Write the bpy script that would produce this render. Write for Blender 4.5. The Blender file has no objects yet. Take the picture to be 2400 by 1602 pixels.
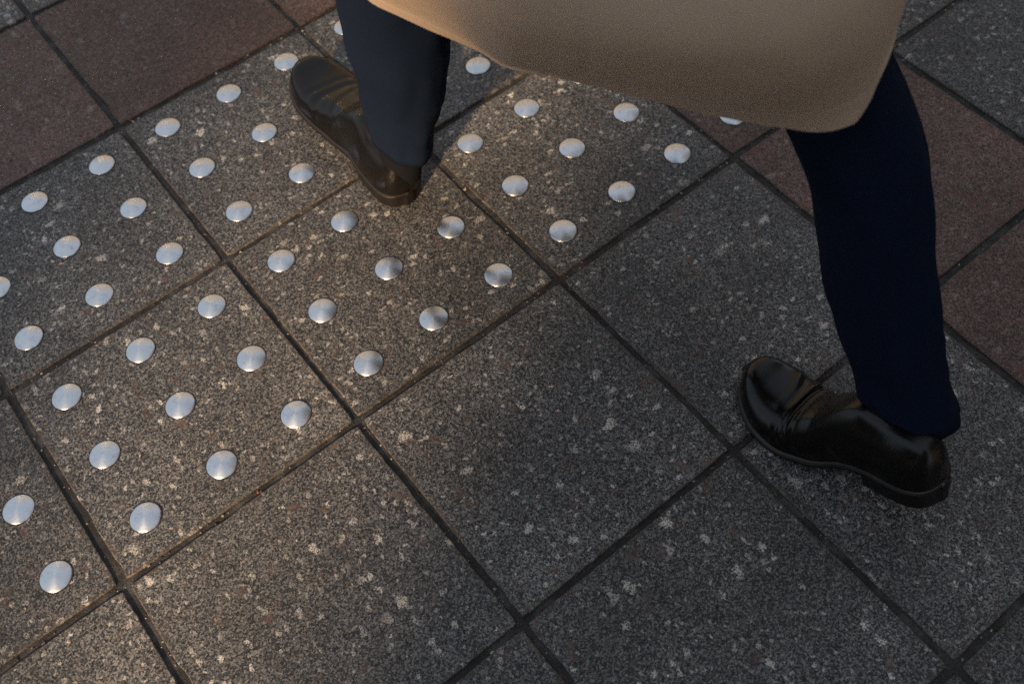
import bpy, bmesh, math, random
from mathutils import Vector, Matrix, noise as mnoise

R = math.radians
SC = bpy.context.scene
COL = SC.collection
random.seed(11)

# ------------------------------------------------------------------ camera
cam_d = bpy.data.cameras.new('camera')
cam = bpy.data.objects.new('camera', cam_d)
COL.objects.link(cam)
cam.matrix_world = Matrix((
    (0.78064934, 0.55391042, -0.28943022, -0.17034861),
    (-0.62292175, 0.6521662, -0.43202748, -1.34050048),
    (-0.05054791, 0.51755435, 0.85415596, 1.19152182),
    (0, 0, 0, 1)))
cam_d.sensor_width = 36.0
cam_d.lens = 35.41
cam_d.clip_start = 0.02
cam_d.clip_end = 2000
cam_d.dof.use_dof = True
cam_d.dof.focus_distance = 1.28
cam_d.dof.aperture_fstop = 4.0
SC.camera = cam

# ------------------------------------------------------------------ sky and sun (dusk, low sun behind the left shoulder)
SUN_AZ = math.atan2(-0.865, -0.503)      # x, y of the direction towards the sun
SUN_EL = R(22)
world = bpy.data.worlds.new('World')
SC.world = world
world.use_nodes = True
wn = world.node_tree
wn.nodes.clear()
sky = wn.nodes.new('ShaderNodeTexSky')
sky.sky_type = 'NISHITA'
sky.sun_disc = False
sky.sun_elevation = SUN_EL
sky.sun_rotation = SUN_AZ
sky.air_density = 1.0
sky.dust_density = 2.0
sky.ozone_density = 1.0
bg = wn.nodes.new('ShaderNodeBackground')
bg.inputs['Strength'].default_value = 0.086
wo = wn.nodes.new('ShaderNodeOutputWorld')
veil = wn.nodes.new('ShaderNodeMix')
veil.data_type = 'RGBA'
veil.inputs[0].default_value = 0.72
wn.links.new(sky.outputs[0], veil.inputs[6])
veil.inputs[7].default_value = (3.45, 3.95, 4.6, 1)      # even veil of high cloud over the blue
wn.links.new(veil.outputs[2], bg.inputs[0])
wn.links.new(bg.outputs[0], wo.inputs[0])

sun_d = bpy.data.lights.new('sun', 'SUN')
sun_d.energy = 5.0
sun_d.angle = R(3.2)
sun_d.color = (1.0, 0.70, 0.42)
sun = bpy.data.objects.new('sun', sun_d)
COL.objects.link(sun)
to_sun = Vector((math.sin(SUN_AZ) * math.cos(SUN_EL), math.cos(SUN_AZ) * math.cos(SUN_EL), math.sin(SUN_EL)))
sun.rotation_euler = to_sun.to_track_quat('Z', 'Y').to_euler()
sun.location = to_sun * 20

SC.view_settings.view_transform = 'Standard'
SC.view_settings.look = 'None'
SC.view_settings.gamma = 1.0
SC.view_settings.exposure = 1.06
SC.view_settings.use_curve_mapping = False
SC.cycles.use_denoising = False
SC.cycles.denoiser = 'OPENIMAGEDENOISE'
SC.cycles.max_bounces = 6
SC.cycles.sample_clamp_indirect = 2.0
SC.cycles.sample_clamp_direct = 12.0

# ------------------------------------------------------------------ helpers
S = 0.35            # slab pitch in metres


def obj(name, me, parent=None, mats=()):
    if isinstance(me, bmesh.types.BMesh):
        bm = me
        me = bpy.data.meshes.new(name)
        bm.to_mesh(me)
        bm.free()
    o = bpy.data.objects.new(name, me)
    COL.objects.link(o)
    for m in mats:
        me.materials.append(m)
    if parent is not None:
        o.parent = parent
    return o


def smooth(o):
    for p in o.data.polygons:
        p.use_smooth = True


def sstep(a, b, x):
    t = min(1.0, max(0.0, (x - a) / (b - a)))
    return t * t * (3 - 2 * t)


def interp(xs, ys, x):
    """smooth (Catmull-Rom style) interpolation of a table"""
    n = len(xs)
    if x <= xs[0]:
        return ys[0]
    if x >= xs[-1]:
        return ys[-1]
    i = 0
    while x > xs[i + 1]:
        i += 1
    h = xs[i + 1] - xs[i]
    t = (x - xs[i]) / h

    def slope(k):
        if k == 0:
            return (ys[1] - ys[0]) / (xs[1] - xs[0])
        if k == n - 1:
            return (ys[-1] - ys[-2]) / (xs[-1] - xs[-2])
        return (ys[k + 1] - ys[k - 1]) / (xs[k + 1] - xs[k - 1])
    m0, m1 = slope(i) * h, slope(i + 1) * h
    return ((2 * t**3 - 3 * t**2 + 1) * ys[i] + (t**3 - 2 * t**2 + t) * m0
            + (-2 * t**3 + 3 * t**2) * ys[i + 1] + (t**3 - t**2) * m1)


class NT:
    """small node-tree builder"""
    def __init__(self, name):
        self.m = bpy.data.materials.new(name)
        self.m.use_nodes = True
        self.t = self.m.node_tree
        self.t.nodes.clear()
        self.out = self.n('ShaderNodeOutputMaterial')
        self.b = self.n('ShaderNodeBsdfPrincipled')
        self.l(self.b.outputs[0], self.out.inputs[0])

    def n(self, typ, **kw):
        nd = self.t.nodes.new(typ)
        for k, v in kw.items():
            setattr(nd, k, v)
        return nd

    def l(self, a, b):
        self.t.links.new(a, b)

    def val(self, sock, v):
        if hasattr(v, 'is_linked') or hasattr(v, 'node'):
            self.l(v, sock)
        else:
            sock.default_value = v

    def math(self, op, a, b=0.0, c=0.0, clamp=False):
        nd = self.n('ShaderNodeMath', operation=op, use_clamp=clamp)
        for s, v in zip(nd.inputs, (a, b, c)):
            self.val(s, v)
        return nd.outputs[0]

    def vmath(self, op, a, b=(0, 0, 0)):
        nd = self.n('ShaderNodeVectorMath', operation=op)
        self.val(nd.inputs[0], a)
        self.val(nd.inputs[1], b)
        return nd.outputs['Vector'] if op not in ('LENGTH', 'DOT_PRODUCT') else nd.outputs['Value']

    def noise(self, co, scale, detail=2.0, rough=0.5, dist=0.0):
        nd = self.n('ShaderNodeTexNoise')
        self.l(co, nd.inputs['Vector'])
        nd.inputs['Scale'].default_value = scale
        nd.inputs['Detail'].default_value = detail
        nd.inputs['Roughness'].default_value = rough
        nd.inputs['Distortion'].default_value = dist
        return nd.outputs

    def vor(self, co, scale, feature='F1', rnd=1.0, dim='3D'):
        nd = self.n('ShaderNodeTexVoronoi', feature=feature, voronoi_dimensions=dim)
        self.l(co, nd.inputs['Vector'])
        nd.inputs['Scale'].default_value = scale
        nd.inputs['Randomness'].default_value = rnd
        return nd.outputs

    def ramp(self, fac, pts, mode='LINEAR'):
        nd = self.n('ShaderNodeValToRGB')
        nd.color_ramp.interpolation = mode
        els = nd.color_ramp.elements
        while len(els) > 1:
            els.remove(els[0])
        els[0].position, els[0].color = pts[0][0], (*pts[0][1], 1)
        for p, c in pts[1:]:
            e = els.new(p)
            e.color = (*c, 1)
        self.val(nd.inputs[0], fac)
        return nd.outputs[0]

    def maprange(self, v, a, b, c=0.0, d=1.0):
        nd = self.n('ShaderNodeMapRange')
        nd.interpolation_type = 'SMOOTHSTEP'
        self.val(nd.inputs['Value'], v)
        nd.inputs['From Min'].default_value = a
        nd.inputs['From Max'].default_value = b
        nd.inputs['To Min'].default_value = c
        nd.inputs['To Max'].default_value = d
        return nd.outputs[0]

    def mix(self, fac, a, b, mode='MIX'):
        nd = self.n('ShaderNodeMix', data_type='RGBA', blend_type=mode)
        self.val(nd.inputs[0], fac)
        for s, v in ((nd.inputs[6], a), (nd.inputs[7], b)):
            if isinstance(v, tuple):
                s.default_value = (*v, 1) if len(v) == 3 else v
            else:
                self.l(v, s)
        return nd.outputs[2]

    def bump(self, h, strength, dist, normal=None):
        nd = self.n('ShaderNodeBump')
        nd.inputs['Strength'].default_value = strength
        nd.inputs['Distance'].default_value = dist
        self.l(h, nd.inputs['Height'])
        if normal is not None:
            self.l(normal, nd.inputs['Normal'])
        return nd.outputs[0]


# ------------------------------------------------------------------ materials
def granite(name, grains, patch_col, patch_amt, fleck_amt, edge_col, tint):
    k = NT(name)
    tc = k.n('ShaderNodeTexCoord')
    oi = k.n('ShaderNodeObjectInfo')
    off = k.vmath('SCALE', (0, 0, 0))
    sc = k.n('ShaderNodeVectorMath', operation='SCALE')
    sc.inputs[0].default_value = (37.0, 91.0, 13.0)
    k.l(oi.outputs['Random'], sc.inputs['Scale'])
    co = k.vmath('ADD', tc.outputs['Object'], sc.outputs[0])
    warp = k.noise(co, 260, 2)
    wv = k.vmath('SUBTRACT', warp['Color'], (0.5, 0.5, 0.5))
    ws = k.n('ShaderNodeVectorMath', operation='SCALE')
    k.l(wv, ws.inputs[0])
    ws.inputs['Scale'].default_value = 0.004
    cw = k.vmath('ADD', co, ws.outputs[0])
    # crystals
    v1 = k.vor(cw, 520)
    sepn = k.n('ShaderNodeSeparateColor')
    k.l(v1['Color'], sepn.inputs[0])
    fine = k.noise(co, 800, 2, 0.6)['Fac']
    g = k.math('ADD', k.math('MULTIPLY', sepn.outputs[0], 0.55), k.math('MULTIPLY', fine, 0.75))
    col = k.ramp(g, grains)
    # broad tone drift inside one slab and between slabs
    low = k.noise(co, 7, 3, 0.55)['Fac']
    drift = k.maprange(low, 0.3, 0.7, 0.82, 1.16)
    per = k.math('MULTIPLY_ADD', oi.outputs['Random'], 0.34, 0.80)
    # rusty / pinkish patches
    pn = k.noise(cw, 42, 3, 0.6)['Fac']
    pm = k.math('MULTIPLY', k.maprange(pn, 0.58, 0.72), patch_amt)
    col = k.mix(pm, col, patch_col)
    # pale feldspar flecks of two sizes, ragged at the rim
    rag = k.noise(co, 300, 3, 0.75)['Fac']
    holes = k.noise(co, 520, 1, 0.5)['Fac']
    str_ = k.n('ShaderNodeMapping')
    str_.inputs['Scale'].default_value = (1.0, 0.72, 1.0)
    wb = k.n('ShaderNodeVectorMath', operation='SCALE')
    k.l(k.vmath('SUBTRACT', k.noise(co, 90, 3)['Color'], (0.5, 0.5, 0.5)), wb.inputs[0])
    wb.inputs['Scale'].default_value = 0.014
    k.l(k.vmath('ADD', co, wb.outputs[0]), str_.inputs['Vector'])
    for scl, thr, size, colr in ((44, 0.915, 0.28, (0.62, 0.57, 0.50)), (88, 0.89, 0.32, (0.56, 0.52, 0.47)), (170, 0.87, 0.40, (0.42, 0.40, 0.37))):
        vf = k.vor(str_.outputs[0], scl, dim='2D')
        s3 = k.n('ShaderNodeSeparateColor')
        k.l(vf['Color'], s3.inputs[0])
        on = k.math('GREATER_THAN', s3.outputs[0], thr)
        rad = k.math('MULTIPLY_ADD', s3.outputs[1], size * 0.8, size * 0.30)
        dd = k.math('ADD', vf['Distance'], k.math('MULTIPLY', k.math('SUBTRACT', rag, 0.5), 0.75))
        edge = k.math('SUBTRACT', rad, dd)
        fm = k.math('MULTIPLY', k.maprange(edge, 0.0, 0.025), on)
        fm = k.math('MULTIPLY', fm, k.maprange(holes, 0.42, 0.52, 0.1, 1.0))
        fm = k.math('MULTIPLY', fm, k.math('MULTIPLY_ADD', s3.outputs[2], 0.55, 0.45))
        fm = k.math('MULTIPLY', fm, fleck_amt)
        col = k.mix(fm, col, colr)
    # dark mica specks
    vd = k.vor(cw, 240)
    s4 = k.n('ShaderNodeSeparateColor')
    k.l(vd['Color'], s4.inputs[0])
    dm = k.math('MULTIPLY', k.math('GREATER_THAN', s4.outputs[0], 0.86), k.maprange(vd['Distance'], 0.45, 0.2))
    col = k.mix(k.math('MULTIPLY', dm, 0.6), col, (0.018, 0.018, 0.02))
    # grime ground into the arris
    sx = k.n('ShaderNodeSeparateXYZ')
    k.l(tc.outputs['Object'], sx.inputs[0])
    mx = k.math('MAXIMUM', k.math('ABSOLUTE', sx.outputs[0]), k.math('ABSOLUTE', sx.outputs[1]))
    en = k.math('MULTIPLY_ADD', k.noise(co, 60, 3, 0.6)['Fac'], 0.02, -0.01)
    em = k.maprange(k.math('ADD', mx, en), S / 2 - 0.013, S / 2 - 0.003)
    col = k.mix(k.math('MULTIPLY', em, 0.6), col, edge_col)
    gp = k.n('ShaderNodeNewGeometry')
    stain = k.maprange(k.noise(gp.outputs['Position'], 3.2, 4, 0.6, 0.4)['Fac'], 0.34, 0.62, 0.86, 1.08)
    tone = k.math('MULTIPLY', k.math('MULTIPLY', drift, per), stain)
    tn = k.n('ShaderNodeVectorMath', operation='SCALE')
    k.l(col, tn.inputs[0])
    k.l(tone, tn.inputs['Scale'])
    tt = k.mix(1.0, tn.outputs[0], tint, 'MULTIPLY')
    k.l(tt, k.b.inputs['Base Color'])
    # flame-finished relief and mica glints
    rough = k.math('MULTIPLY_ADD', s4.outputs[1], 0.24, 0.44)
    k.l(rough, k.b.inputs['Roughness'])
    k.b.inputs['Specular IOR Level'].default_value = 0.45
    h = k.math('ADD', k.math('MULTIPLY', k.noise(co, 330, 3, 0.65)['Fac'], 0.8), k.math('MULTIPLY', sepn.outputs[1], 0.35))
    h2 = k.math('ADD', h, k.math('MULTIPLY', k.noise(co, 45, 3)['Fac'], 1.0))
    k.l(k.bump(h2, 0.55, 0.0016), k.b.inputs['Normal'])
    return k.m


GREY = granite('grey_granite',
               [(0.38, (0.006, 0.006, 0.007)), (0.52, (0.023, 0.023, 0.024)), (0.66, (0.064, 0.063, 0.062)),
                (0.79, (0.118, 0.115, 0.110)), (0.92, (0.21, 0.20, 0.187))],
               (0.11, 0.062, 0.046), 0.6, 1.0, (0.060, 0.045, 0.032), (1.0, 1.0, 1.0))
RED = granite('red_granite',
              [(0.36, (0.012, 0.008, 0.007)), (0.50, (0.042, 0.023, 0.017)), (0.66, (0.102, 0.050, 0.036)),
               (0.80, (0.135, 0.078, 0.063)), (0.93, (0.16, 0.125, 0.112))],
              (0.115, 0.040, 0.027), 0.75, 0.25, (0.050, 0.032, 0.024), (1.0, 1.0, 1.0))


def mat_mortar():
    k = NT('mortar')
    tc = k.n('ShaderNodeTexCoord')
    co = tc.outputs['Object']
    a = k.noise(co, 30, 4, 0.6)['Fac']
    b = k.noise(co, 420, 3, 0.7)['Fac']
    col = k.ramp(a, [(0.36, (0.008, 0.007, 0.007)), (0.5, (0.020, 0.018, 0.017)), (0.62, (0.055, 0.052, 0.050))])
    col = k.mix(k.math('MULTIPLY', k.maprange(b, 0.52, 0.7), 0.6), col, (0.016, 0.013, 0.011))
    k.l(col, k.b.inputs['Base Color'])
    k.b.inputs['Roughness'].default_value = 0.7
    k.l(k.bump(k.math('ADD', b, k.noise(co, 110, 3)['Fac']), 0.7, 0.0025), k.b.inputs['Normal'])
    return k.m


def mat_grit():
    k = NT('grit_stone')
    g = k.n('ShaderNodeNewGeometry')
    col = k.ramp(g.outputs['Random Per Island'],
                 [(0.0, (0.02, 0.014, 0.010)), (0.45, (0.045, 0.032, 0.024)), (0.62, (0.11, 0.09, 0.07)),
                  (0.80, (0.30, 0.26, 0.21)), (0.95, (0.42, 0.38, 0.32)), (0.975, (0.26, 0.06, 0.045))])
    k.l(col, k.b.inputs['Base Color'])
    k.b.inputs['Roughness'].default_value = 0.5
    return k.m


def mat_steel():
    k = NT('turned_steel')
    tc = k.n('ShaderNodeTexCoord')
    oi = k.n('ShaderNodeObjectInfo')
    co = tc.outputs['Object']
    sc = k.n('ShaderNodeVectorMath', operation='SCALE')
    sc.inputs[0].default_value = (3.0, 7.0, 1.0)
    k.l(oi.outputs['Random'], sc.inputs['Scale'])
    cr = k.vmath('ADD', co, sc.outputs[0])
    sm = k.noise(cr, 120, 4, 0.65)['Fac']
    wear = k.maprange(sm, 0.50, 0.72)
    col = k.mix(k.math('MULTIPLY', wear, 0.45), (0.66, 0.67, 0.68), (0.42, 0.41, 0.40))
    sp = k.noise(cr, 480, 2, 0.6)['Fac']
    col = k.mix(k.math('MULTIPLY', k.maprange(sp, 0.66, 0.72), 0.7), col, (0.10, 0.085, 0.07))
    k.l(col, k.b.inputs['Base Color'])
    k.b.inputs['Metallic'].default_value = 1.0
    k.l(k.math('MULTIPLY_ADD', sm, 0.26, 0.25), k.b.inputs['Roughness'])
    k.b.inputs['Anisotropic'].default_value = 0.45
    k.b.inputs['Anisotropic Rotation'].default_value = 0.25
    tg = k.n('ShaderNodeTangent', direction_type='RADIAL', axis='Z')
    k.l(tg.outputs[0], k.b.inputs['Tangent'])
    k.l(k.bump(k.noise(cr, 150, 2)['Fac'], 0.25, 0.0006), k.b.inputs['Normal'])
    return k.m


def mat_plain(name, col, rough, spec=0.5):
    k = NT(name)
    k.b.inputs['Base Color'].default_value = (*col, 1)
    k.b.inputs['Roughness'].default_value = rough
    k.b.inputs['Specular IOR Level'].default_value = spec
    return k.m


def mat_cloth(name, c1, c2, scale, bump, sheen):
    k = NT(name)
    tc = k.n('ShaderNodeTexCoord')
    co = tc.outputs['Object']
    w = k.n('ShaderNodeTexWave', wave_type='BANDS', bands_direction='DIAGONAL')
    k.l(co, w.inputs['Vector'])
    w.inputs['Scale'].default_value = scale
    w.inputs['Distortion'].default_value = 2.0
    w.inputs['Detail'].default_value = 2.0
    n1 = k.noise(co, 9, 3)['Fac']
    n2 = k.noise(co, 700, 2)['Fac']
    f = k.math('ADD', k.math('MULTIPLY', n1, 0.6), k.math('MULTIPLY', n2, 0.4))
    k.l(k.mix(f, c1, c2), k.b.inputs['Base Color'])
    k.b.inputs['Roughness'].default_value = 0.9
    k.b.inputs['Specular IOR Level'].default_value = 0.08
    k.b.inputs['Sheen Weight'].default_value = sheen
    k.b.inputs['Sheen Roughness'].default_value = 0.5
    hh = k.math('ADD', w.outputs['Fac'], k.math('MULTIPLY', n2, 1.0))
    k.l(k.bump(hh, bump, 0.0006), k.b.inputs['Normal'])
    return k.m


def mat_leather():
    k = NT('black_leather')
    tc = k.n('ShaderNodeTexCoord')
    co = tc.outputs['Object']
    n1 = k.noise(co, 25, 4)['Fac']
    k.l(k.mix(n1, (0.003, 0.0028, 0.0027), (0.006, 0.0048, 0.004)), k.b.inputs['Base Color'])
    k.l(k.math('MULTIPLY_ADD', n1, 0.14, 0.13), k.b.inputs['Roughness'])
    k.b.inputs['Coat Weight'].default_value = 0.0
    k.b.inputs['Specular IOR Level'].default_value = 0.32
    k.b.inputs['Coat Roughness'].default_value = 0.18
    v = k.vor(co, 900)
    k.l(k.bump(k.math('ADD', v['Distance'], k.math('MULTIPLY', k.noise(co, 55, 5, 0.6)['Fac'], 1.5)), 0.16, 0.0005), k.b.inputs['Normal'])
    return k.m


MORTAR = mat_mortar()
GRIT = mat_grit()
STEEL = mat_steel()
SEAL = mat_plain('stud_seal', (0.012, 0.011, 0.010), 0.6)
COAT = mat_cloth('tan_gabardine', (0.45, 0.33, 0.235), (0.52, 0.395, 0.29), 420, 0.12, 0.1)
NAVY = mat_cloth('navy_wool', (0.003, 0.0068, 0.017), (0.006, 0.012, 0.028), 380, 0.4, 0.0)
LEATHER = mat_leather()
RUBBER = mat_plain('sole_rubber', (0.006, 0.005, 0.0045), 0.5, 0.3)
WELT = mat_plain('welt_leather_lit', (0.020, 0.012, 0.007), 0.32, 0.5)  # brown welt, lightened to paint in the light along its edge
SOCK = mat_cloth('black_sock', (0.004, 0.004, 0.006), (0.008, 0.008, 0.011), 300, 0.3, 0.0)
SKIN = mat_plain('skin', (0.42, 0.25, 0.18), 0.5)
HAIR = mat_plain('dark_hair', (0.02, 0.014, 0.010), 0.55)
EYE = mat_plain('eye', (0.35, 0.34, 0.33), 0.2)
BUTTON = mat_plain('horn_button', (0.05, 0.03, 0.02), 0.3)


# ------------------------------------------------------------------ ground and pavement
def mat_far():
    k = NT('far_paving')
    tc = k.n('ShaderNodeTexCoord')
    co = tc.outputs['Object']
    br = k.n('ShaderNodeTexBrick', offset=0.0)
    k.l(co, br.inputs['Vector'])
    br.inputs['Color1'].default_value = (0.062, 0.062, 0.063, 1)
    br.inputs['Color2'].default_value = (0.075, 0.074, 0.073, 1)
    br.inputs['Mortar'].default_value = (0.025, 0.022, 0.02, 1)
    br.inputs['Scale'].default_value = 1.0
    br.inputs['Mortar Size'].default_value = 0.005
    br.inputs['Brick Width'].default_value = S
    br.inputs['Row Height'].default_value = S
    n = k.noise(co, 300, 3)['Fac']
    k.l(k.mix(k.maprange(n, 0.3, 0.7, 0, 0.5), br.outputs[0], (0.10, 0.10, 0.10)), k.b.inputs['Base Color'])
    k.b.inputs['Roughness'].default_value = 0.6
    return k.m


bm = bmesh.new()
bmesh.ops.create_grid(bm, x_segments=1, y_segments=1, size=400)
ground = obj('ground', bm, None, [mat_far()])
ground.location.z = -0.006
ground['kind'] = 'structure'
ground['label'] = 'paved ground stretching away around the slabs'

A0, A1 = -6, 8          # slab rows (towards the camera is +a)
B0, B1 = -5, 8          # slab columns
bm = bmesh.new()
x0, x1, y0, y1 = B0 * S, B1 * S, -A1 * S, -A0 * S
vs = [bm.verts.new(v) for v in ((x0, y0, 0), (x1, y0, 0), (x1, y1, 0), (x0, y1, 0))]
bm.faces.new(vs)
pavement = obj('pavement', bm, None, [MORTAR])
pavement.location.z = -0.0032
pavement['kind'] = 'structure'
pavement['label'] = 'grey and red granite slab pavement with dark joints'


def slab_mesh(seed, mat):
    rnd = random.Random(seed)
    half = S / 2 - 0.0042 - rnd.uniform(0, 0.0009)
    n = 30
    chips = []
    for _ in range(rnd.randint(4, 8)):
        chips.append((rnd.uniform(0, 4), rnd.uniform(0.03, 0.09), rnd.uniform(0.0008, 0.0024)))
    ring = []
    for side in range(4):
        for i in range(n):
            u = -1 + 2 * i / n
            p = side + i / n
            cut = 0.00045 * mnoise.noise(Vector((p * 9 + seed * 3.1, seed, 0))) + 0.0003 * mnoise.noise(Vector((p * 31, seed * 2.3, 4)))
            for cp, cwid, cd in chips:
                d = abs((p - cp + 2) % 4 - 2)
                if d < cwid:
                    cut -= cd * (1 - d / cwid) ** 0.6
            corner = max(0.0, abs(u) - 0.975) / 0.025
            cut -= 0.0018 * corner ** 2
            r = half + cut
            q = (u * half, -r) if side == 0 else (r, u * half) if side == 1 else (-u * half, r) if side == 2 else (-r, -u * half)
            # keep corners inside both sides
            ring.append((max(-half, min(half, q[0])) if side in (0, 2) else q[0],
                         max(-half, min(half, q[1])) if side in (1, 3) else q[1]))
    bm = bmesh.new()
    levels = ((0.0016, 0.0), (0.0006, -0.0005), (0.0, -0.0016), (0.0, -0.04))
    rows = []
    for inset, z in levels:
        f = (half - inset) / half
        jit = 0.0002 if z == 0 else 0.0
        rows.append([bm.verts.new((x * f + rnd.uniform(-jit, jit), y * f + rnd.uniform(-jit, jit), z)) for x, y in ring])
    m = len(ring)
    for a, b in zip(rows, rows[1:]):
        for i in range(m):
            fc = bm.faces.new((a[i], b[i], b[(i + 1) % m], a[(i + 1) % m]))
            fc.smooth = True
    bm.faces.new(rows[0])
    me = bpy.data.meshes.new('slab')
    bm.normal_update()
    bm.to_mesh(me)
    bm.free()
    me.materials.append(mat)
    return me


grey_meshes = [slab_mesh(i + 1, GREY) for i in range(12)]
red_meshes = [slab_mesh(i + 40, RED) for i in range(7)]


def stud_mesh():
    r = 0.0204
    prof = [(0.0, 0.0050), (0.0035, 0.00485), (0.0072, 0.00445), (0.0108, 0.0038), (0.0142, 0.0029), (0.0170, 0.0020),
            (0.0190, 0.0013), (r - 0.0004, 0.0008), (r, 0.0003), (r + 0.00005, 0.00025), (r + 0.0013, 0.00012)]
    n = 40
    bm = bmesh.new()
    top = bm.verts.new((0, 0, prof[0][1]))
    rows = []
    for q, z in prof[1:]:
        rows.append([bm.verts.new((q * math.cos(2 * math.pi * i / n), q * math.sin(2 * math.pi * i / n), z)) for i in range(n)])
    for i in range(n):
        bm.faces.new((top, rows[0][i], rows[0][(i + 1) % n])).smooth = True
    for j, (a, b) in enumerate(zip(rows, rows[1:])):
        for i in range(n):
            f = bm.faces.new((a[i], b[i], b[(i + 1) % n], a[(i + 1) % n]))
            f.smooth = j < len(rows) - 3
            if j >= len(rows) - 3:
                f.material_index = 1
    me = bpy.data.meshes.new('stud')
    bm.normal_update()
    bm.to_mesh(me)
    bm.free()
    me.materials.append(STEEL)
    me.materials.append(SEAL)
    return me


STUD = stud_mesh()
rs = random.Random(5)
ng = nr = 0
for a in range(A0, A1):
    for b in range(B0, B1):
        red = (a == -1) or (b == 2)
        if red:
            me = red_meshes[nr % len(red_meshes)]
            nr += 1
        else:
            me = grey_meshes[(ng * 5 + a) % len(grey_meshes)]
            ng += 1
        o = obj('slab', me, pavement)
        o.location = ((b + 0.5) * S + rs.uniform(-0.0012, 0.0012), -(a + 0.5) * S + rs.uniform(-0.0012, 0.0012),
                      0.0032 + rs.uniform(-0.0010, 0.0009))
        turn = rs.randrange(4)
        o.rotation_euler = (rs.uniform(-0.0022, 0.0022), rs.uniform(-0.0022, 0.0022), turn * math.pi / 2 + rs.uniform(-0.0035, 0.0035))
        if a in (0, 1):
            inv = Matrix.Rotation(-turn * math.pi / 2, 2)
            for i in (-1, 0, 1):
                for j in (-1, 0, 1):
                    st = obj('stud', STUD, o)
                    p = inv @ Vector((i * S * 0.327 + rs.uniform(-0.0011, 0.0011), j * S * 0.326 + S * (0.018 if a == 0 else 0.006) + rs.uniform(-0.0011, 0.0011)))
                    st.location = (p.x, p.y, 0.0002)
                    st.rotation_euler = (rs.uniform(-0.02, 0.02), rs.uniform(-0.02, 0.02), rs.uniform(0, 6.28))


def pebble(bm, p, r, rnd):
    m = Matrix.Translation(p) @ Matrix.Rotation(rnd.uniform(0, 6.28), 4, 'Z') @ Matrix.Rotation(rnd.uniform(-0.5, 0.5), 4, 'X') \
        @ Matrix.Diagonal((r * rnd.uniform(0.8, 1.5), r * rnd.uniform(0.6, 1.0), r * rnd.uniform(0.45, 0.8), 1))
    res = bmesh.ops.create_icosphere(bm, subdivisions=1, radius=1.0, matrix=m)
    for v in res['verts']:
        v.co += Vector((rnd.uniform(-1, 1), rnd.uniform(-1, 1), rnd.uniform(-1, 1))) * r * 0.18


rg = random.Random(21)
bm = bmesh.new()
for _ in range(2600):                                   # grit lying in the joints near the camera
    along = rg.uniform(-0.95, 1.75)
    k = rg.randint(-2, 5)
    w = rg.uniform(-0.0042, 0.0042)
    r = rg.choice((0.0007, 0.0009, 0.0012, 0.0016, 0.0024))
    if rg.random() < 0.5:
        p = (along * 0.8, -k * S + w, 0.0004)
    else:
        p = (k * S + w, -along + 0.35, 0.0004)
    pebble(bm, Vector(p), r, rg)
joint_grit = obj('joint_grit', bm, pavement, [GRIT])
joint_grit['kind'] = 'stuff'
bm = bmesh.new()
for _ in range(130):                                    # crumbs and seed husks scattered on the slabs
    p = Vector((rg.uniform(-0.5, 1.3), rg.uniform(-1.5, 0.4), 0.0037))
    pebble(bm, p, rg.choice((0.0006, 0.0007, 0.0009, 0.0011, 0.0016)), rg)
for x, y, r in ((-0.4345, -0.7215, 0.0028), (-0.288, -0.880, 0.0024), (-0.252, -0.557, 0.0022), (0.09, -0.245, 0.0024),
                (0.385, -0.53, 0.0022), (0.262, -0.615, 0.002), (-0.02, -0.28, 0.0022), (0.62, -0.77, 0.0022)):
    pebble(bm, Vector((x, y, 0.0040)), r, rg)
crumbs = obj('crumbs', bm, pavement, [GRIT])
crumbs['kind'] = 'stuff'

# ------------------------------------------------------------------ the walking person
HIP_L, HIP_R = Vector((0.275, -0.655, 0.92)), Vector((0.445, -0.705, 0.92))
KNEE_L, KNEE_R = Vector((0.267, -0.534, 0.49)), Vector((0.503, -0.912, 0.490))
ANK_L, ANK_R = Vector((0.281, -0.437, 0.125)), Vector((0.490, -1.160, 0.150))
CHEST = Vector((0.36, -0.64, 1.30))
NECK = Vector((0.36, -0.63, 1.47))


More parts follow.
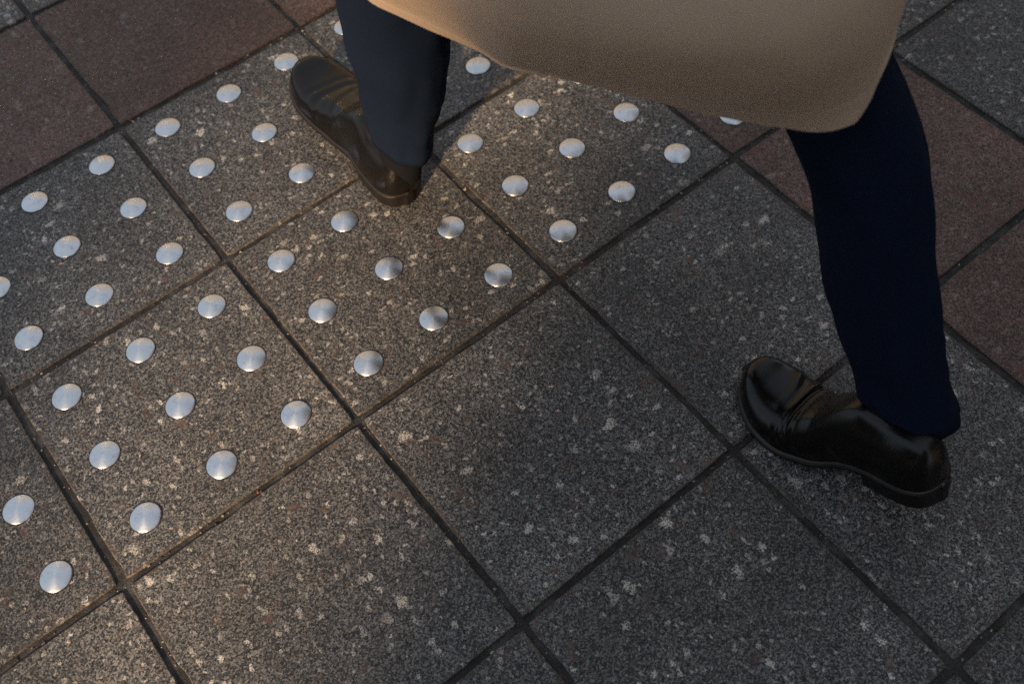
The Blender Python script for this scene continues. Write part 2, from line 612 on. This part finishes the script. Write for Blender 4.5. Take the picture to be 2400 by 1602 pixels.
def skin_body():
    verts, edges, rad = [], [], []

    def add(p, r, frm=None):
        verts.append(tuple(p))
        rad.append(r if isinstance(r, tuple) else (r, r))
        if frm is not None:
            edges.append((frm, len(verts) - 1))
        return len(verts) - 1
    pel = add((0.36, -0.68, 0.96), (0.12, 0.10))
    wst = add((0.36, -0.67, 1.10), (0.115, 0.09), pel)
    ch = add(CHEST, (0.14, 0.10), wst)
    up = add((0.36, -0.635, 1.40), (0.10, 0.08), ch)
    nk = add(NECK, 0.050, up)
    jw = add((0.36, -0.60, 1.555), (0.062, 0.07), nk)
    hd = add((0.36, -0.605, 1.63), (0.072, 0.088), jw)
    add((0.36, -0.615, 1.70), (0.058, 0.07), hd)
    add((0.36, -0.505, 1.598), (0.011, 0.012), hd)          # nose
    add((0.285, -0.615, 1.60), (0.010, 0.018), hd)          # ears
    add((0.435, -0.615, 1.60), (0.010, 0.018), hd)
    for sx, hip, kn, an, toe in ((-1, HIP_L, KNEE_L, ANK_L, Vector((0.276, -0.385, 0.060))), (1, HIP_R, KNEE_R, ANK_R, Vector((0.455, -1.125, 0.085)))):
        h = add(hip, 0.078, pel)
        t = add(hip.lerp(kn, 0.5), 0.066, h)
        k = add(kn, 0.040, t)
        c = add(kn.lerp(an, 0.35) + (Vector((0.012, -0.015, 0)) if sx > 0 else Vector((0, 0, 0))), 0.030, k)
        a = add(an, 0.018, c)
        add(toe, (0.012, 0.010), a)
        sh = add((0.36 + sx * 0.165, -0.64, 1.40), 0.050, up)
        el = add((0.36 + sx * 0.235, -0.75, 1.13), 0.038, sh)
        wr = add((0.36 + sx * 0.185, -0.60, 0.99), 0.026, el)
        add((0.36 + sx * 0.165, -0.54, 0.93), (0.028, 0.016), wr)
    me = bpy.data.meshes.new('person')
    me.from_pydata(verts, edges, [])
    o = obj('person', me, None, [SKIN])
    md = o.modifiers.new('skin', 'SKIN')
    md.use_smooth_shade = True
    for i, v in enumerate(me.skin_vertices[0].data):
        v.radius = rad[i]
        v.use_root = (i == 0)
    ss = o.modifiers.new('sub', 'SUBSURF')
    ss.levels = ss.render_levels = 2
    return o


person = skin_body()
person['label'] = 'person striding away in tan coat, dark trousers and black leather shoes'
person['category'] = 'person'

for sx in (-1, 1):
    bm = bmesh.new()
    bmesh.ops.create_uvsphere(bm, u_segments=16, v_segments=10, radius=0.012)
    e = obj('eye', bm, person, [EYE])
    e.location = (0.36 + sx * 0.031, -0.527, 1.625)
    smooth(e)
bm = bmesh.new()
bmesh.ops.create_uvsphere(bm, u_segments=32, v_segments=20, radius=1.0)
for v in list(bm.verts):
    if v.co.y > 0.55 and v.co.z < 0.35 or v.co.z < -0.75:
        bm.verts.remove(v)
for v in bm.verts:
    q = mnoise.noise(v.co * 4) * 0.05 + mnoise.noise(v.co * 13) * 0.03
    v.co = Vector((v.co.x * 0.086, v.co.y * 0.108, v.co.z * 0.115)) * (1 + q)
hair = obj('hair', bm, person, [HAIR])
hair.location = (0.36, -0.625, 1.64)
smooth(hair)


def tube_rings(bm, path, segs, fold, seed, cap=False, squash=None):
    """loft of elliptical rings; path = [(centre, r_side, r_depth)], depth axis follows +y as seen across the path"""
    rings = []
    n = len(path)
    for i, (c, ra, rb) in enumerate(path):
        d = (path[min(i + 1, n - 1)][0] - path[max(i - 1, 0)][0]).normalized()
        side = d.cross(Vector((0, 1, 0))).normalized() if abs(d.y) < 0.98 else Vector((1, 0, 0))
        if side.x < 0:
            side = -side
        dep = side.cross(d)
        if dep.y < 0:
            dep = -dep
        ring = []
        for k in range(segs):
            t = 2 * math.pi * k / segs
            f = fold(i / (n - 1), t)
            p = c + side * (math.cos(t) * (ra + f)) + dep * (math.sin(t) * (rb + f))
            ring.append(bm.verts.new(p))
        rings.append(ring)
    for a, b in zip(rings, rings[1:]):
        for k in range(segs):
            bm.faces.new((a[k], a[(k + 1) % segs], b[(k + 1) % segs], b[k])).smooth = True
    return rings


def leg_path(hip, knee, ank, low, tab, n=56):
    """tab: s -> (r_side, r_depth); s 0 at hip, 1 at hem"""
    pts = [hip, knee, ank]
    hem = ank + (ank - knee).normalized() * low
    L1, L2 = (knee - hip).length, (hem - knee).length
    out = []
    for i in range(n):
        s = i / (n - 1)
        d = s * (L1 + L2)
        if d < L1:
            p = hip.lerp(knee, d / L1)
        else:
            p = knee.lerp(hem, (d - L1) / L2)
        # soften the knee
        e = abs(d - L1)
        if e < 0.10:
            m = hip.lerp(knee, 1 - 0.05 / L1).lerp(knee.lerp(hem, 0.05 / L2), 0.5)
            p = p.lerp(m, 0.35 * (1 - e / 0.10))
        ra = interp(*[[q[0] for q in tab], [q[1] for q in tab]], s)
        rb = interp(*[[q[0] for q in tab], [q[2] for q in tab]], s)
        out.append((p, ra, rb))
    return out


def fold_fn(seed, amp):
    def f(s, t):
        low = sstep(0.55, 1.0, s)
        v = Vector((math.cos(t) * 1.3 + seed, math.sin(t) * 1.3, s * 5.5 - 0.5 * math.sin(t)))
        w = mnoise.noise(v * 1.1) * 0.010 + mnoise.noise(v * 2.6) * 0.005
        ripple = math.sin(s * 62 + 2.2 * math.sin(t + seed) + 3 * mnoise.noise(v)) * 0.0022 * low
        crease = 0.005 * math.exp(-((math.sin((t - math.pi / 2) / 2)) ** 2) * 30) + 0.004 * math.exp(-((math.sin((t + math.pi / 2) / 2)) ** 2) * 30)
        return (w + ripple) * amp + crease
    return f


bm = bmesh.new()
lp = leg_path(HIP_L, KNEE_L, ANK_L, -0.012, [(0, 0.10, 0.115), (0.3, 0.09, 0.10), (0.5, 0.066, 0.074), (0.75, 0.060, 0.066), (0.93, 0.044, 0.053), (1, 0.041, 0.052)])
tube_rings(bm, lp, 56, fold_fn(3.0, 0.6), 3)
rp = leg_path(HIP_R, KNEE_R, ANK_R, 0.052, [(0, 0.10, 0.115), (0.3, 0.08, 0.09), (0.5, 0.056, 0.060), (0.62, 0.060, 0.064), (0.75, 0.054, 0.060), (0.93, 0.046, 0.054), (1, 0.047, 0.055)])
rp = [(p + Vector((0.002, 0.010, 0)) * sstep(0.8, 1.0, i / 55) + Vector((0.013, -0.016, 0)) * math.exp(-((i / 55 - 0.64) / 0.10) ** 2), a, b) for i, (p, a, b) in enumerate(rp)]
tube_rings(bm, rp, 56, fold_fn(8.0, 0.7), 8)
hp = [(Vector((0.36, -0.68, z)), ra, rb) for z, ra, rb in ((0.84, 0.17, 0.115), (0.90, 0.18, 0.125), (0.97, 0.17, 0.118), (1.06, 0.155, 0.105))]
tube_rings(bm, hp, 40, lambda s, t: 0.0, 1)
trousers = obj('trousers', bm, person, [NAVY])
trousers['label'] = 'dark navy wool trousers'
md = trousers.modifiers.new('thick', 'SOLIDIFY')
md.thickness = 0.0018
md.offset = 1.0


# ---- socks between cuff and shoe
for kn, an, low in ((KNEE_L, ANK_L, Vector((0.278, -0.418, 0.055))), (KNEE_R, ANK_R, Vector((0.478, -1.160, 0.100)))):
    bm = bmesh.new()
    top = an.lerp(kn, 0.22)
    path = [(top.lerp(an, i / 6), 0.034, 0.038) for i in range(6)] + [(an.lerp(low, i / 5), 0.031, 0.036) for i in range(6)]
    tube_rings(bm, path, 28, lambda s_, t: 0.0008 * math.sin(t * 14), 0)
    obj('sock', bm, person, [SOCK])


# ---- shoes
SX = [0, 0.015, 0.05, 0.12, 0.25, 0.40, 0.55, 0.68, 0.80, 0.89, 0.95, 0.985, 1.0]
WX = [0.005, 0.018, 0.029, 0.0355, 0.0365, 0.0375, 0.0455, 0.0525, 0.0515, 0.0425, 0.030, 0.016, 0.005]
HS = [0, 0.03, 0.08, 0.20, 0.32, 0.42, 0.52, 0.62, 0.74, 0.86, 0.94, 0.985, 1.0]
HX = [0.030, 0.052, 0.060, 0.066, 0.078, 0.076, 0.062, 0.050, 0.040, 0.0345, 0.030, 0.020, 0.010]


def make_shoe(foot, flex, L=0.298):
    """foot -1 left / +1 right; flex = heel lift bending angle at the ball; returns Empty-like mesh parts in shoe space (toe +y)"""
    NS, NTs = 110, 56

    def theta(s):
        return flex * sstep(0.74, 0.56, s)
    # spine by integration from the ball
    N = 400
    ys, zs = [0.0] * (N + 1), [0.0] * (N + 1)
    i0 = int(0.74 * N)
    ys[i0], zs[i0] = 0.74 * L, 0.0
    for i in range(i0 + 1, N + 1):
        ys[i] = ys[i - 1] + L / N
    for i in range(i0 - 1, -1, -1):
        th = theta((i + 0.5) / N)
        ys[i] = ys[i + 1] - math.cos(th) * L / N
        zs[i] = zs[i + 1] + math.sin(th) * L / N

    def place(s, x, z):
        f = min(max(s, 0), 1) * N
        i = min(int(f), N - 1)
        t = f - i
        y = ys[i] * (1 - t) + ys[i + 1] * t
        zz = zs[i] * (1 - t) + zs[i + 1] * t
        th = theta(s)
        # heel lifted: the normal leans towards the toe
        return Vector((x, y + z * math.sin(th), zz + z * math.cos(th)))

    def cen(s):
        return foot * (-0.010 * math.sin(math.pi * min(1, max(0, (s - 0.25) / 0.75))) + 0.004 * s)

    def bottom(s):
        return 0.021 * sstep(0.52, 0.30, s) + 0.010 * sstep(0.80, 1.0, s) ** 1.3

    def spar(i, n):      # denser towards the ends
        u = i / n
        return 0.5 - 0.5 * math.cos(math.pi * u) if False else u * 0.4 + 0.6 * (0.5 - 0.5 * math.cos(math.pi * u))

    # upper
    bm = bmesh.new()
    rows = []
    for i in range(NS + 1):
        s = spar(i, NS)
        w = interp(SX, WX, s)
        h = interp(HS, HX, s)
        zb = bottom(s) + 0.0085
        row = []
        for k in range(NTs + 1):
            t = math.pi * k / NTs
            c, sn = math.cos(t), math.sin(t)
            px = 0.62 if s > 0.5 else 0.5
            x = math.copysign(abs(c) ** px, c) * w
            z = sn ** 0.85 * h
            if s < 0.5:       # ankle part leans inwards above the sole
                x *= 1 - 0.30 * sn ** 2 * sstep(0.5, 0.3, s)
            # flexing creases over the vamp
            off = 0.0
            for q, (s0, dep, wid, sl) in enumerate(((0.745, 0.0026, 0.020, 0.045), (0.675, 0.0042, 0.022, 0.02), (0.595, 0.0022, 0.016, -0.035))):
                ctr = s0 + sl * c * foot - 0.05 * (1 - sn) + 0.012 * math.sin(3 * t + q * 2)
                off -= dep * math.exp(-((s - ctr) / wid) ** 2) * sn ** 0.7 * (0.35 + 0.65 * min(1, flex * 3))
                off += 0.6 * dep * math.exp(-((s - ctr - wid * 1.6) / (wid * 1.1)) ** 2) * sn * (0.35 + 0.65 * min(1, flex * 3))
            # quarter laid over the vamp
            bnd = 0.50 - 0.13 * (1 - sn) ** 1.2
            off += 0.0018 * sstep(bnd + 0.006, bnd - 0.006, s)
            # seam lines
            off -= 0.0009 * math.exp(-((s - bnd + 0.022) / 0.0035) ** 2) * (1 if s < 0.55 else 0)
            nx, nz = c, sn
            row.append(bm.verts.new(place(s, cen(s) + x + nx * off, zb + z + nz * off)))
        rows.append(row)
    for a, b in zip(rows, rows[1:]):
        for k in range(NTs):
            bm.faces.new((a[k], a[k + 1], b[k + 1], b[k])).smooth = True
    bm.faces.new(rows[0])
    bm.faces.new(rows[-1])
    bmesh.ops.recalc_face_normals(bm, faces=bm.faces[:])
    upper = obj('shoe', bm, person, [LEATHER])
    # welt and sole
    bm = bmesh.new()
    prev = None
    first = None
    for i in range(NS + 1):
        s = -0.012 + 1.026 * spar(i, NS)
        sq = min(1, max(0, s))
        w = interp(SX, WX, sq) + 0.0042
        if s < 0:
            w *= 0.6
        if s > 1:
            w *= 0.55
        zb = bottom(sq)
        c = cen(sq)
        sec = [(-w + 0.001, 0.0), (-w, 0.0025), (-w, 0.0055), (-w + 0.0012, 0.0062), (-w + 0.0006, 0.0085), (-w + 0.004, 0.0098),
               (w - 0.004, 0.0098), (w - 0.0006, 0.0085), (w - 0.0012, 0.0062), (w, 0.0055), (w, 0.0025), (w - 0.001, 0.0)]
        row = [bm.verts.new(place(sq, c + x, zb + z) + Vector((0, (s - sq) * L, 0))) for x, z in sec]
        if prev:
            for k in range(len(sec)):
                f = bm.faces.new((prev[k], prev[(k + 1) % len(sec)], row[(k + 1) % len(sec)], row[k]))
                if k in (3, 4, 6, 7):
                    f.material_index = 1
        else:
            first = row
        prev = row
    bm.faces.new(first)
    bm.faces.new(prev)
    bmesh.ops.recalc_face_normals(bm, faces=bm.faces[:])
    sole = obj('sole', bm, upper, [RUBBER, WELT])
    # heel block
    bm = bmesh.new()
    loops = []
    for zt in (0.0, 0.0225):
        lp_ = []
        pts = []
        M = 26
        for i in range(M + 1):
            s = -0.010 + 0.285 * i / M
            sq = max(0, s)
            w = (interp(SX, WX, sq) + 0.0038) * (0.6 if s < 0 else 1) * (1 - 0.05 * (zt == 0))
            pts.append((s, w))
        for s, w in pts:
            lp_.append((s, cen(max(0, s)) + w))
        for s, w in reversed(pts):
            lp_.append((s, cen(max(0, s)) - w))
        loops.append([bm.verts.new(place(max(0, s), x, zt) + Vector((0, min(0, s) * L, 0))) for s, x in lp_])
    m = len(loops[0])
    for k in range(m):
        bm.faces.new((loops[0][k], loops[0][(k + 1) % m], loops[1][(k + 1) % m], loops[1][k]))
    bm.faces.new(loops[0])
    bm.faces.new(loops[1])
    bmesh.ops.recalc_face_normals(bm, faces=bm.faces[:])
    obj('heel', bm, upper, [RUBBER])
    return upper


# right shoe: toe planted, heel peeling off the ground
shoe_r = make_shoe(1, R(21))
shoe_r['label'] = 'black leather shoe on the rear foot, heel lifted'
tipd = Vector((0.437, -0.980, 0.0006))
shoe_r.rotation_euler = (0, 0, math.atan2(0.025, 0.281))
shoe_r.location = tipd - Matrix.Rotation(math.atan2(0.025, 0.281), 3, 'Z') @ Vector((0, 0.298, 0))
# left shoe: landing on its heel, toe still up
shoe_l = make_shoe(-1, 0.0)
shoe_l['label'] = 'black leather shoe on the front foot, toe raised'
shoe_l.rotation_euler = (R(9), 0, R(-2.0))
shoe_l.location = (0.268, -0.445, 0.003)


# ---- coat
HEM = [(0.300, -0.372, 0.545), (0.225, -0.388, 0.545), (0.172, -0.445, 0.540), (0.170, -0.530, 0.532), (0.207, -0.600, 0.515), (0.240, -0.668, 0.485), (0.285, -0.722, 0.464),
       (0.330, -0.810, 0.462), (0.370, -0.889, 0.475), (0.393, -0.950, 0.490),
       (0.414, -0.998, 0.500), (0.437, -1.010, 0.506), (0.474, -1.004, 0.516), (0.530, -0.972, 0.524), (0.590, -0.905, 0.515), (0.615, -0.810, 0.490),
       (0.615, -0.690, 0.460), (0.590, -0.580, 0.465), (0.530, -0.490, 0.475), (0.455, -0.430, 0.490)]


def hem_pt(u):
    f = u * (len(HEM) - 1)
    xs = list(range(len(HEM)))
    return Vector([interp(xs, [h[i] for h in HEM], f) for i in range(3)])


def coat_ring(z, cx, cy, a, b, u):
    t = math.pi * (0.62 + 1.76 * u)      # starts front left, runs round the back to front right
    return Vector((cx + a * math.cos(t), cy + b * math.sin(t), z))


LEV = [(0.66, 0.383, -0.738, 0.216, 0.278), (0.80, 0.375, -0.705, 0.215, 0.205), (0.95, 0.36, -0.69, 0.188, 0.145), (1.08, 0.36, -0.675, 0.175, 0.132),
       (1.22, 0.36, -0.655, 0.185, 0.138), (1.34, 0.36, -0.645, 0.190, 0.130), (1.41, 0.36, -0.640, 0.165, 0.108), (1.455, 0.36, -0.635, 0.105, 0.085), (1.485, 0.36, -0.635, 0.075, 0.075)]
NU, NV = 260, 130
bm = bmesh.new()
rows = []
zl = [0.0] + [(q[0] - 0.455) / (1.485 - 0.455) for q in LEV]
for j in range(NV + 1):
    v = (j / NV) ** 1.8
    row = []
    for i in range(NU + 1):
        u = i / NU
        cols = [hem_pt(u)] + [coat_ring(*q, u) for q in LEV]
        p = Vector([interp(zl, [c[k] for c in cols], v) for k in range(3)])
        # long soft folds that open towards the hem
        w = sstep(0.55, 0.0, v)
        nx = p - Vector((0.40 - 0.04 * v, -0.72 + 0.08 * v, p.z))
        nx.z = 0
        nx.normalize()
        du = u + 0.10 * v
        ph = du * 52 + 1.3 + 2.2 * mnoise.noise(Vector((u * 5, v * 2.0, 9.0)))
        ridge = 1 - 1.7 * (math.sin(ph * 0.5) ** 2 + 0.02) ** 0.5
        f = (ridge * 0.75 + math.sin(du * 61 + 0.4 + 4 * v) * 0.22 + mnoise.noise(Vector((u * 8, v * 2.5, 2.0))) * 0.8) * 0.0125 * w
        f += mnoise.noise(Vector((u * 16, v * 12, 7.0))) * 0.0045 + mnoise.noise(Vector((u * 40 + v * 9, v * 26, 3.0))) * 0.0012
        hz = p.z - hem_pt(u).z
        f -= 0.0022 * math.exp(-((hz - 0.034) / 0.0032) ** 2)          # stitched hem
        f *= 1 - 0.6 * sstep(0.42, 0.52, u) * sstep(0.74, 0.66, u)
        f -= 0.0020 * math.exp(-((u - 0.335) / 0.0035) ** 2)          # side seam
        row.append(bm.verts.new(p + nx * f))
    rows.append(row)
for a, b in zip(rows, rows[1:]):
    for i in range(NU):
        bm.faces.new((a[i], a[i + 1], b[i + 1], b[i])).smooth = True
coat = obj('coat', bm, person, [COAT])
coat['label'] = 'knee length tan coat swinging behind the legs'
md = coat.modifiers.new('thick', 'SOLIDIFY')
md.thickness = 0.004
md.offset = 0
for sx in (-1, 1):
    bm = bmesh.new()
    sh = Vector((0.36 + sx * 0.155, -0.64, 1.395))
    el = Vector((0.36 + sx * 0.245, -0.755, 1.13))
    wr = Vector((0.36 + sx * 0.185, -0.590, 0.985))
    path = []
    for i in range(30):
        s = i / 29
        p = sh.lerp(el, s / 0.55) if s < 0.55 else el.lerp(wr, (s - 0.55) / 0.45)
        rr = interp([0, 0.12, 0.5, 0.6, 1.0], [0.072, 0.074, 0.060, 0.060, 0.048], s)
        path.append((p, rr, rr))
    tube_rings(bm, path, 28, lambda s, t: 0.004 * mnoise.noise(Vector((math.cos(t), math.sin(t), s * 9))), 0)
    sl = obj('sleeve', bm, coat, [COAT])
    md = sl.modifiers.new('thick', 'SOLIDIFY')
    md.thickness = 0.004
# collar
bm = bmesh.new()
path = [(Vector((0.36, -0.635, 1.47)), 0.082, 0.082), (Vector((0.36, -0.64, 1.515)), 0.076, 0.078), (Vector((0.36, -0.645, 1.52)), 0.088, 0.09), (Vector((0.36, -0.645, 1.455)), 0.118, 0.115)]
tube_rings(bm, path, 36, lambda s, t: 0.0, 0)
cl = obj('collar', bm, coat, [COAT])
md = cl.modifiers.new('thick', 'SOLIDIFY')
md.thickness = 0.004
for z in (0.86, 1.00, 1.14, 1.27):
    bm = bmesh.new()
    bmesh.ops.create_cone(bm, cap_ends=True, segments=20, radius1=0.012, radius2=0.010, depth=0.004)
    bt = obj('button', bm, coat, [BUTTON])
    bt.rotation_euler = (R(90), 0, 0)
    cy = interp([q[0] for q in LEV], [q[2] + q[4] for q in LEV], z)
    bt.location = (0.43, cy - 0.006, z)


# ------------------------------------------------------------------ added unseen stone buildings, placed to shade the pavement and narrow the sunlight
def mat_stone():
    k = NT('building_stone')
    tc = k.n('ShaderNodeTexCoord')
    co = tc.outputs['Object']
    n = k.noise(co, 3, 4)['Fac']
    f = k.noise(co, 60, 4)['Fac']
    col = k.ramp(k.math('ADD', k.math('MULTIPLY', n, 0.6), k.math('MULTIPLY', f, 0.4)), [(0.3, (0.19, 0.185, 0.175)), (0.7, (0.31, 0.30, 0.285))])
    k.l(col, k.b.inputs['Base Color'])
    k.b.inputs['Roughness'].default_value = 0.85
    k.l(k.bump(f, 0.5, 0.004), k.b.inputs['Normal'])
    return k.m


STONE = mat_stone()
FRAME = mat_plain('window_frame_paint', (0.05, 0.06, 0.06), 0.4)
GLASS = mat_plain('dark_glass', (0.02, 0.025, 0.03), 0.08)


def box(bm, a, b):
    vs = [bm.verts.new((x, y, z)) for z in (a[2], b[2]) for x, y in ((a[0], a[1]), (b[0], a[1]), (b[0], b[1]), (a[0], b[1]))]
    for f in ((3, 2, 1, 0), (4, 5, 6, 7), (0, 1, 5, 4), (1, 2, 6, 5), (2, 3, 7, 6), (3, 0, 4, 7)):
        bm.faces.new([vs[i] for i in f])


def bpart(name, boxes, mat, parent):
    bm = bmesh.new()
    for a, b in boxes:
        box(bm, a, b)
    return obj(name, bm, parent, [mat])


def building(name, label, loc, rotz, W, D, floors):
    """origin at one ground corner; the body runs to -x and -y, windows on the +x and +y fronts"""
    bld = bpy.data.objects.new(name, None)
    COL.objects.link(bld)
    bld.location = loc
    bld.rotation_euler.z = rotz
    bld['label'] = label
    bld['category'] = 'building'
    H = floors * 3.0 + 0.3
    bpart('wall', [((-W, -D, 0), (0, 0, H))], STONE, bld)
    bpart('plinth', [((-W - 0.06, -D - 0.06, 0), (0.06, 0.06, 0.6))], STONE, bld)
    bpart('cornice', [((-W - 0.25, -D - 0.25, H), (0.25, 0.25, H + 0.35))], STONE, bld)
    for fl in range(floors):
        z0, z1 = 0.9 + fl * 3.0, 2.7 + fl * 3.0
        if fl:
            bpart('string_course', [((-W - 0.05, -D - 0.05, fl * 3.0 + 0.05), (0.05, 0.05, fl * 3.0 + 0.22))], STONE, bld)
        for face, ln in ((0, W), (1, D)):
            n = int(ln // 2.4)
            for q in range(n):
                c = -(q + 0.5) * ln / n
                wx, zm = 0.55, (z0 + z1) / 2

                def put(a0, a1, d0, d1, za, zb):
                    return ((a0, d0, za), (a1, d1, zb)) if face == 0 else ((d0, a0, za), (d1, a1, zb))
                wnd = bpart('window', [put(c - wx, c + wx, 0.0, 0.05, z0, z1)], FRAME, bld)
                bpart('sill', [put(c - wx - 0.1, c + wx + 0.1, 0.0, 0.14, z0 - 0.12, z0)], STONE, wnd)
                for a0, a1 in ((c - wx + 0.07, c - 0.03), (c + 0.03, c + wx - 0.07)):
                    for za, zb in ((z0 + 0.07, zm - 0.03), (zm + 0.03, z1 - 0.07)):
                        bpart('pane', [put(a0, a1, 0.02, 0.056, za, zb)], GLASS, wnd)
    return bld


building('added_corner_building', 'tall stone corner building added behind the camera to shade the pavement, outside the picture', (-5.29, -3.85, -0.006), R(40), 7.5, 6.0, 4)  # added out of view; its edge keeps sun off the right-hand slabs
building('added_end_building', 'stone end building added on the left to narrow the strip of sun, outside the picture', (-8.53, -5.24, -0.006), R(-72), 7.5, 7.5, 2)  # added out of view to cut the sun from the upper left slabs
building('added_terrace_building', 'tall stone building added beyond the walker to block low sky, outside the picture', (13.5, 4.8, -0.006), R(236), 6.0, 16.0, 3)  # added out of view to hide low sky and darken far stud edges
building('added_side_building', 'stone building added on the right to block low sky, outside the picture', (2.1, -10.3, -0.006), R(146), 6.0, 14.0, 4)  # added out of view so less sky light comes from the right
